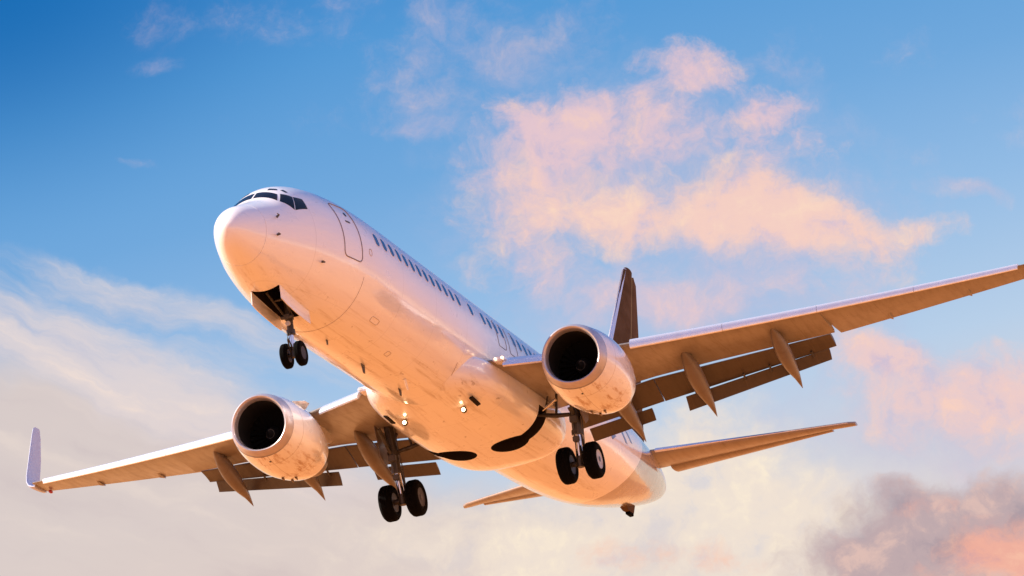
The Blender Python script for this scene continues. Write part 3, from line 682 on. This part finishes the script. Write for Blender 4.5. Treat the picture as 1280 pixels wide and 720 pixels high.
# ---------------------------------------------------------------- engines
def build_engine(s):
    X0, Y, Z = 13.51, (4.92 if s > 0 else -4.85), -1.68
    NA = 72
    def ring(x, r, flat=.94):
        zc = Z - .045 * x
        out = []
        for k in range(NA):
            a = 2 * math.pi * k / NA; c, si = math.cos(a), math.sin(a)
            rr = r * (1 + .018 * abs(math.sin(2 * a)) * (1 if si < 0 else 0))
            out.append((X0 + x - .05 * si * (1 if x < .3 else 0), Y + rr * c, zc + rr * si * (flat if si < 0 else 1.0)))
        return out
    bm = bmesh.new()
    loft(bm, [ring(x, r) for x, r in ((.30, .985), (.45, 1.02), (.75, 1.075), (1.1, 1.115), (1.5, 1.135), (1.9, 1.13), (2.3, 1.095), (2.7, 1.025), (3.0, .955), (3.12, .92), (3.12, .895), (2.9, .90), (2.3, .90))], caps=(False, False))
    e = link('engine', bm, COWL, air, recalc=False)
    bm = bmesh.new()
    loft(bm, [ring(x, r) for x, r in ((.297, .984), (.18, .955), (.08, .918), (.025, .88), (.0, .845), (.012, .815), (.05, .79), (.12, .772), (.22, .76))], caps=(False, False)); link('intake_lip', bm, LIP, e, recalc=False)
    bm = bmesh.new()
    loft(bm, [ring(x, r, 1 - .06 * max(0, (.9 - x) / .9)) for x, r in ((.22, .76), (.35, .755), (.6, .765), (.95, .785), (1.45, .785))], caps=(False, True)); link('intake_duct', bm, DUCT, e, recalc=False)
    # fan
    bm = bmesh.new(); cx, cz = X0 + 1.15, Z - .045 * 1.15
    for k in range(24):
        a = 2 * math.pi * k / 24; rr = []
        for j in range(6):
            t = j / 5; r = .22 + .55 * t; tw = R(25 + 38 * t); ch = .13 + .07 * t
            ca, sa = math.cos(a), math.sin(a)
            def P(u, th):
                dx = u * ch * math.cos(tw); dt = u * ch * math.sin(tw) + th
                return (cx + dx, Y + r * ca - dt * sa, cz + r * sa + dt * ca)
            rr.append([P(-.5, 0), P(0, .008), P(.5, 0), P(0, -.008)])
        loft(bm, rr)
    link('fan', bm, BLADE, e)
    bm = bmesh.new(); loft(bm, [[(cx - .02 - dx, Y + r * math.cos(2 * math.pi * k / 32), cz + r * math.sin(2 * math.pi * k / 32)) for k in range(32)] for dx, r in ((-.1, .24), (0, .24), (.10, .215), (.22, .15), (.32, .075), (.37, .02))]); spn = link('spinner', bm, SPIN, e)
    bm = bmesh.new(); pts = []
    for k in range(15):
        t = k / 14; a = 5.0 * t + 1.0; r = .05 + .13 * t; dx = .345 - .21 * t
        pts.append((cx - .02 - dx - .012, Y + r * math.cos(a), cz + r * math.sin(a)))
    tube(bm, pts, [.012 + .008 * k / 14 for k in range(15)], 6); link('spinner_swirl', bm, SWIRL, spn)
    # core cowl, nozzle and plug
    bm = bmesh.new(); loft(bm, [ring(x, r, 1) for x, r in ((2.3, .90), (2.35, .66), (3.1, .63), (3.7, .55), (4.2, .46), (4.22, .43), (3.9, .42))], caps=(False, True)); core = link('core_nozzle', bm, HOT, e)
    bm = bmesh.new(); loft(bm, [ring(x, r, 1) for x, r in ((3.8, .30), (4.3, .26), (4.75, .12), (4.95, .02))]); link('exhaust_plug', bm, HOT, e)
    # pylon
    bm = bmesh.new()
    side = [(14.25, -.66), (14.6, -.58), (15.6, -.50), (16.6, -.42), (17.2, -.40), (18.6, -.60), (19.6, -.74), (19.2, -.92), (18.0, -1.25), (17.0, -1.20), (15.6, -.76), (14.5, -.70)]
    wd = [.03, .10, .16, .17, .17, .15, .02, .06, .14, .16, .16, .10]
    loft(bm, [[(x, Y + d, z) for (x, z), d in zip(side, wd)], [(x, Y - d, z) for (x, z), d in zip(side, wd)]]); link('pylon', bm, COWL, e)
    # nacelle strake on the inboard shoulder and a small drain below
    bm = bmesh.new(); a = R(48); ny = -s * math.cos(a); nz = math.sin(a)
    q = lambda x, r: Vector((X0 + x, Y + ny * r, Z - .045 * x + nz * r))
    loft(bm, [[q(1.0, 1.08), q(1.6, 1.10), q(1.95, 1.10)], [q(1.0, 1.12) , q(1.6, 1.34), q(1.95, 1.36)]], closed=True); st = link('nacelle_strake', bm, COWL, e, smooth=False)
    md = st.modifiers.new('thickness', 'SOLIDIFY'); md.thickness = .02
    bm = bmesh.new(); tube(bm, [(X0 + .62, Y, Z - 1.00), (X0 + .62, Y, Z - 1.035)], .03, 12); link('drain_port', bm, DARKG, e)
    for k, (x, r, dy) in enumerate(((2.05, 1.13, .22), (2.25, 1.12, -.12), (2.5, 1.09, .1))):
        bm = bmesh.new(); tube(bm, [(X0 + x, Y + dy, Z - .045 * x - r * .925), (X0 + x + .12, Y + dy, Z - .045 * x - r * .925 - .05)], [.045, .02], 8); link('drain_mast', bm, HOT, e)
    return e
engines = [build_engine(1), build_engine(-1)]

# ---------------------------------------------------------------- tail
def slab(bm, stations, axis):
    """thin aerofoil surface: stations of (span position vector offset (y,z), xLE, xTE, thickness), thickness along axis"""
    rr = []
    for (y, z), xl, xt, th in stations:
        up, lo = [], []
        for k in range(15):
            u = (1 - math.cos(math.pi * k / 14)) / 2; h = th * (2.6 * math.sqrt(u) * (1 - u)) * .5 + .004
            up.append((xl + (xt - xl) * u, y + axis[0] * h, z + axis[1] * h)); lo.append((xl + (xt - xl) * u, y - axis[0] * h, z - axis[1] * h))
        rr.append(up[::-1] + lo[1:-1])
    loft(bm, rr)
def fin_le(z): return 31.1 + (z - 1.8) * .865
def fin_te(z): return 36.75 + (z - 1.8) * .258
bm = bmesh.new(); st = []
for z in (1.2, 2.2, 3.5, 5, 6.5, 8, 8.75, 8.9):
    le, t_ = fin_le(z), fin_te(z); hinge = t_ - .30 * (t_ - le)
    st.append(((0, z), le + (.15 if z > 8.8 else 0), hinge, .36 - .025 * z))
slab(bm, st, (1, 0)); fin = link('vertical_stabiliser', bm, LIVERY, air)
bm = bmesh.new(); st = []
for z in (1.45, 2.2, 3.5, 5, 6.5, 8, 8.5, 8.72):
    le, t_ = fin_le(z), fin_te(z); hinge = t_ - .30 * (t_ - le); st.append(((0, z), hinge + .02, t_ - (.25 if z > 8.6 else 0), .19 - .014 * z))
slab(bm, st, (1, 0)); link('rudder', bm, RUDDER, fin)
bm = bmesh.new(); loft(bm, [[(27.6, 0, 1.86), (31.6, .11, 1.75), (33.4, 0, 1.75), (31.6, -.11, 1.75)], [(30.6, 0, 2.25), (32.0, .07, 2.35), (33.4, 0, 2.4), (32.0, -.07, 2.35)], [(31.9, 0, 2.75), (32.4, .04, 2.8), (33.4, 0, 2.85), (32.4, -.04, 2.8)]]); link('dorsal_fin', bm, LIVERY, fin)
# leading edge strip of the fin, bare blue-grey metal
bm = bmesh.new(); rr = []
for z in (2.9, 5, 7, 8.8):
    x = fin_le(z); h = (.36 - .025 * z) * .5
    rr.append([(x - .012, 0, z), (x + .05, h * .50, z), (x + .16, h * .92, z), (x + .16, -h * .92, z), (x + .05, -h * .50, z)])
loft(bm, rr); link('fin_leading_edge', bm, METAL, fin)
for s in (1, -1):
    bm = bmesh.new(); st = []; el = []
    for y in (.35, 1.1, 2, 3.5, 5, 6.4, 7.0, 7.2):
        t = (y - 1.13) / 6.08; xl = 33.76 + 4.16 * t; xt = 36.85 + 1.55 * t; z = 1.04 + .75 * t; th = .30 - .024 * y
        if y > 7.1: xl += .12
        hinge = xt - .28 * (xt - xl); st.append(((s * y, z), xl, hinge if y <= 6.5 else xt - .02, th))
        if .8 < y < 6.6: el.append(((s * y, z - .004), hinge - .04, xt, th * .52))
    slab(bm, st, (0, 1)); h = link('horizontal_stabiliser', bm, TAILG, air)
    bm = bmesh.new(); slab(bm, el, (0, 1)); link('elevator', bm, TAILG, h)
    bm = bmesh.new(); rr = []
    for y in (1.2, 3, 5, 7):
        t = (y - 1.13) / 6.08; x = 33.76 + 4.16 * t; z = 1.04 + .75 * t; q = (.30 - .024 * y) * .5
        rr.append([(x - .012, s * y, z), (x + .04, s * y, z + q * .45), (x + .13, s * y, z + q * .85), (x + .13, s * y, z - q * .30), (x + .04, s * y, z - q * .42)])
    loft(bm, rr); link('stabiliser_leading_edge', bm, METAL, h)

# ---------------------------------------------------------------- landing gear
def wheel(parent, c, r, w, hubmat, sgn):
    def lathe(bm, prof, n=48, caps=(True, True)):
        loft(bm, [[(c[0] + q * math.cos(2 * math.pi * k / n), c[1] + y, c[2] + q * math.sin(2 * math.pi * k / n)) for k in range(n)] for y, q in prof], caps=caps)
    bm = bmesh.new(); h = w / 2
    prof = [(-h * .80, r * .50), (-h * .97, r * .62), (-h, r * .74), (-h * .92, r * .87), (-h * .70, r * .965)]
    for g in (-.42, -.14, .14, .42): prof += [(h * (g - .035), r * 1.0), (h * (g - .02), r * .975), (h * (g + .02), r * .975), (h * (g + .035), r * 1.0)]
    prof += [(h * .70, r * .965), (h * .92, r * .87), (h, r * .74), (h * .97, r * .62), (h * .80, r * .50)]
    lathe(bm, prof); t = link('tyre', bm, TYRE, parent, angle=50)
    bm = bmesh.new()
    lathe(bm, [(-h * .86, r * .20), (-h * .80, r * .46), (-h * .87, r * .52), (-h * .80, r * .54), (h * .80, r * .54), (h * .87, r * .52), (h * .74, r * .46), (h * .70, r * .26), (h * .9, r * .20), (h * .95, r * .12)])
    for k in range(8):
        a = 2 * math.pi * k / 8; bmesh_c = (c[0] + r * .36 * math.cos(a), c[2] + r * .36 * math.sin(a))
        for sg in (1, -1): tube(bm, [(bmesh_c[0], c[1] + sg * h * .70, bmesh_c[1]), (bmesh_c[0], c[1] + sg * h * .82, bmesh_c[1])], r * .05, 8)
    link('wheel_hub', bm, hubmat, parent)
def build_main_gear(s):
    ax = Vector((19.58, 2.88 * s, -3.09)); top = Vector((19.35, 3.00 * s, -.75))
    bm = bmesh.new()
    tube(bm, [top, top.lerp(ax, .30), top.lerp(ax, .62)], [.15, .15, .145], 20)
    tube(bm, [top.lerp(ax, .34), top.lerp(ax, .40)], [.19, .19], 20); tube(bm, [top.lerp(ax, .57), top.lerp(ax, .63)], [.175, .175], 20)
    tube(bm, [ax + Vector((0, -.62, 0)), ax + Vector((0, .62, 0))], .085, 16)
    tube(bm, [ax + Vector((0, 0, .2)), ax + Vector((0, 0, -.13))], [.14, .12], 16)
    g = link('main_landing_gear', bm, STEEL, air)
    bm = bmesh.new(); tube(bm, [top.lerp(ax, .60), ax], .10, 16); link('oleo_piston', bm, CHROME, g)
    bm = bmesh.new()    # torque links behind the leg
    k1 = top.lerp(ax, .58) + Vector((.16, 0, 0)); k2 = top.lerp(ax, .78) + Vector((.42, 0, 0)); k3 = ax + Vector((.12, 0, .05))
    for d in (-.07, .07): tube(bm, [k1 + Vector((0, d, 0)), k2 + Vector((0, d * .4, 0)), k3 + Vector((0, d, 0))], .035, 8)
    link('torque_link', bm, STEEL, g)
    bm = bmesh.new()    # side strut to the body and reaction link
    a = top.lerp(ax, .36); b = Vector((19.5, 1.75 * s, -1.35)); tube(bm, [a, a.lerp(b, .5) + Vector((0, 0, -.04)), b], [.06, .075, .06], 12)
    tube(bm, [a.lerp(b, .5), Vector((19.4, 2.45 * s, -.85))], .04, 10); tube(bm, [a.lerp(b, .8), Vector((19.3, 2.2 * s, -.9))], .03, 10)
    link('side_strut', bm, STEEL, g)
    bm = bmesh.new(); a = top.lerp(ax, .5); tube(bm, [a, Vector((18.6, 3.05 * s, -1.0))], [.05, .06], 12); tube(bm, [top.lerp(ax, .25), Vector((20.3, 3.1 * s, -.75))], .05, 12)
    link('drag_strut', bm, STEEL, g)
    bm = bmesh.new(); a = Vector((19.3, 2.45 * s, -1.05)); b = Vector((19.45, 1.95 * s, -1.25)); tube(bm, [a, b], .055, 12); link('retract_actuator', bm, CHROME, g)
    bm = bmesh.new()    # hydraulic lines and brackets
    for dx, dy in ((-.17, .05), (-.16, -.08), (.02, -.18)):
        pts = [top.lerp(ax, t) + Vector((dx + .03 * math.sin(9 * t + dy * 20), dy, 0)) for t in [i / 9 * .9 + .05 for i in range(10)]]; tube(bm, pts, .018, 6)
    c = top.lerp(ax, .45); box(bm, c + Vector((-.30, -.12, -.10)), c + Vector((-.13, .12, .10)), .02)
    c = top.lerp(ax, .70); box(bm, c + Vector((-.24, -.10, -.09)), c + Vector((-.10, .10, .08)), .02)
    link('hydraulic_lines', bm, DARKG, g)
    bm = bmesh.new()    # leg door outboard of the strut
    y = top.y + s * .30
    loft(bm, [[(18.95, y, -.75), (19.80, y, -.80), (19.78, y - s * .05, -1.75), (19.45, y - s * .06, -1.95), (19.05, y - s * .05, -1.70)], [(18.95, y + .02, -.75), (19.80, y + .02, -.80), (19.78, y - s * .05 + .02, -1.75), (19.45, y - s * .06 + .02, -1.95), (19.05, y - s * .05 + .02, -1.70)]])
    link('leg_door', bm, FAIRG, g, smooth=False)
    for dy in (-.43, .43): wheel(g, ax + Vector((0, dy, 0)), .565, .42, HUB if dy * s > 0 and s < 0 else HUBD, 1)
for s in (1, -1): build_main_gear(s)

def build_nose_gear():
    ax = Vector((4.05, 0, -3.10)); top = Vector((3.95, 0, -1.35))
    bm = bmesh.new(); tube(bm, [top, top.lerp(ax, .35), top.lerp(ax, .66)], [.10, .095, .09], 18)
    tube(bm, [top.lerp(ax, .60), top.lerp(ax, .68)], .12, 16); tube(bm, [top.lerp(ax, .38), top.lerp(ax, .44)], .125, 16)
    tube(bm, [ax + Vector((0, -.24, 0)), ax + Vector((0, .24, 0))], .055, 14); tube(bm, [ax + Vector((0, 0, .12)), ax + Vector((0, 0, -.08))], .085, 14)
    g = link('nose_landing_gear', bm, STEEL, air)
    bm = bmesh.new(); tube(bm, [top.lerp(ax, .65), ax], .06, 14); link('oleo_piston', bm, CHROME, g)
    bm = bmesh.new(); k1 = top.lerp(ax, .66) + Vector((-.1, 0, 0)); k2 = top.lerp(ax, .80) + Vector((-.28, 0, 0)); k3 = ax + Vector((-.08, 0, .06))
    for d in (-.05, .05): tube(bm, [k1 + Vector((0, d, 0)), k2 + Vector((0, d * .3, 0)), k3 + Vector((0, d, 0))], .022, 8)
    link('torque_link', bm, STEEL, g)
    bm = bmesh.new(); a = top.lerp(ax, .40)
    for d in (-.14, .14): tube(bm, [a + Vector((0, d * .6, 0)), Vector((3.05, d * 1.6, -1.55))], .035, 10)
    tube(bm, [Vector((3.4, -.2, -1.72)), Vector((3.4, .2, -1.72))], .03, 8); link('drag_strut', bm, STEEL, g)
    bm = bmesh.new(); c = top.lerp(ax, .42); tube(bm, [c + Vector((-.15, -.17, 0)), c + Vector((-.15, .17, 0))], .05, 10)
    box(bm, c + Vector((-.20, -.1, -.06)), c + Vector((-.06, .1, .08)), .02); link('steering_unit', bm, DARKG, g)
    bm = bmesh.new(); c = top.lerp(ax, .52); tube(bm, [c + Vector((-.17, 0, 0)), c + Vector((-.12, 0, 0)), c + Vector((-.06, 0, 0))], [.07, .07, .04], 14); link('taxi_light', bm, HUB, g)
    for dy in (-.205, .205): wheel(g, ax + Vector((0, dy, 0)), .345, .20, HUBD, 1)
build_nose_gear()
for s in (1, -1):     # doors of the nose bay, hinged along its sides
    bm = bmesh.new(); y0 = .405 * s
    def dp(x, d): return Vector((x, y0 + s * d * .02, fpt(x, 270 + s * math.degrees(math.asin(.405 / sec(x)[2])), 0).z - d))
    o = [dp(2.46, .0), dp(3.0, .0), dp(3.55, .0), dp(4.0, .0), dp(4.42, .0), dp(4.42, .36), dp(4.0, .38), dp(3.4, .39), dp(2.8, .39), dp(2.46, .37)]
    loft(bm, [o, [p + Vector((0, s * .025, 0)) for p in o]]); link('nose_gear_door', bm, WHITE, air, smooth=False)
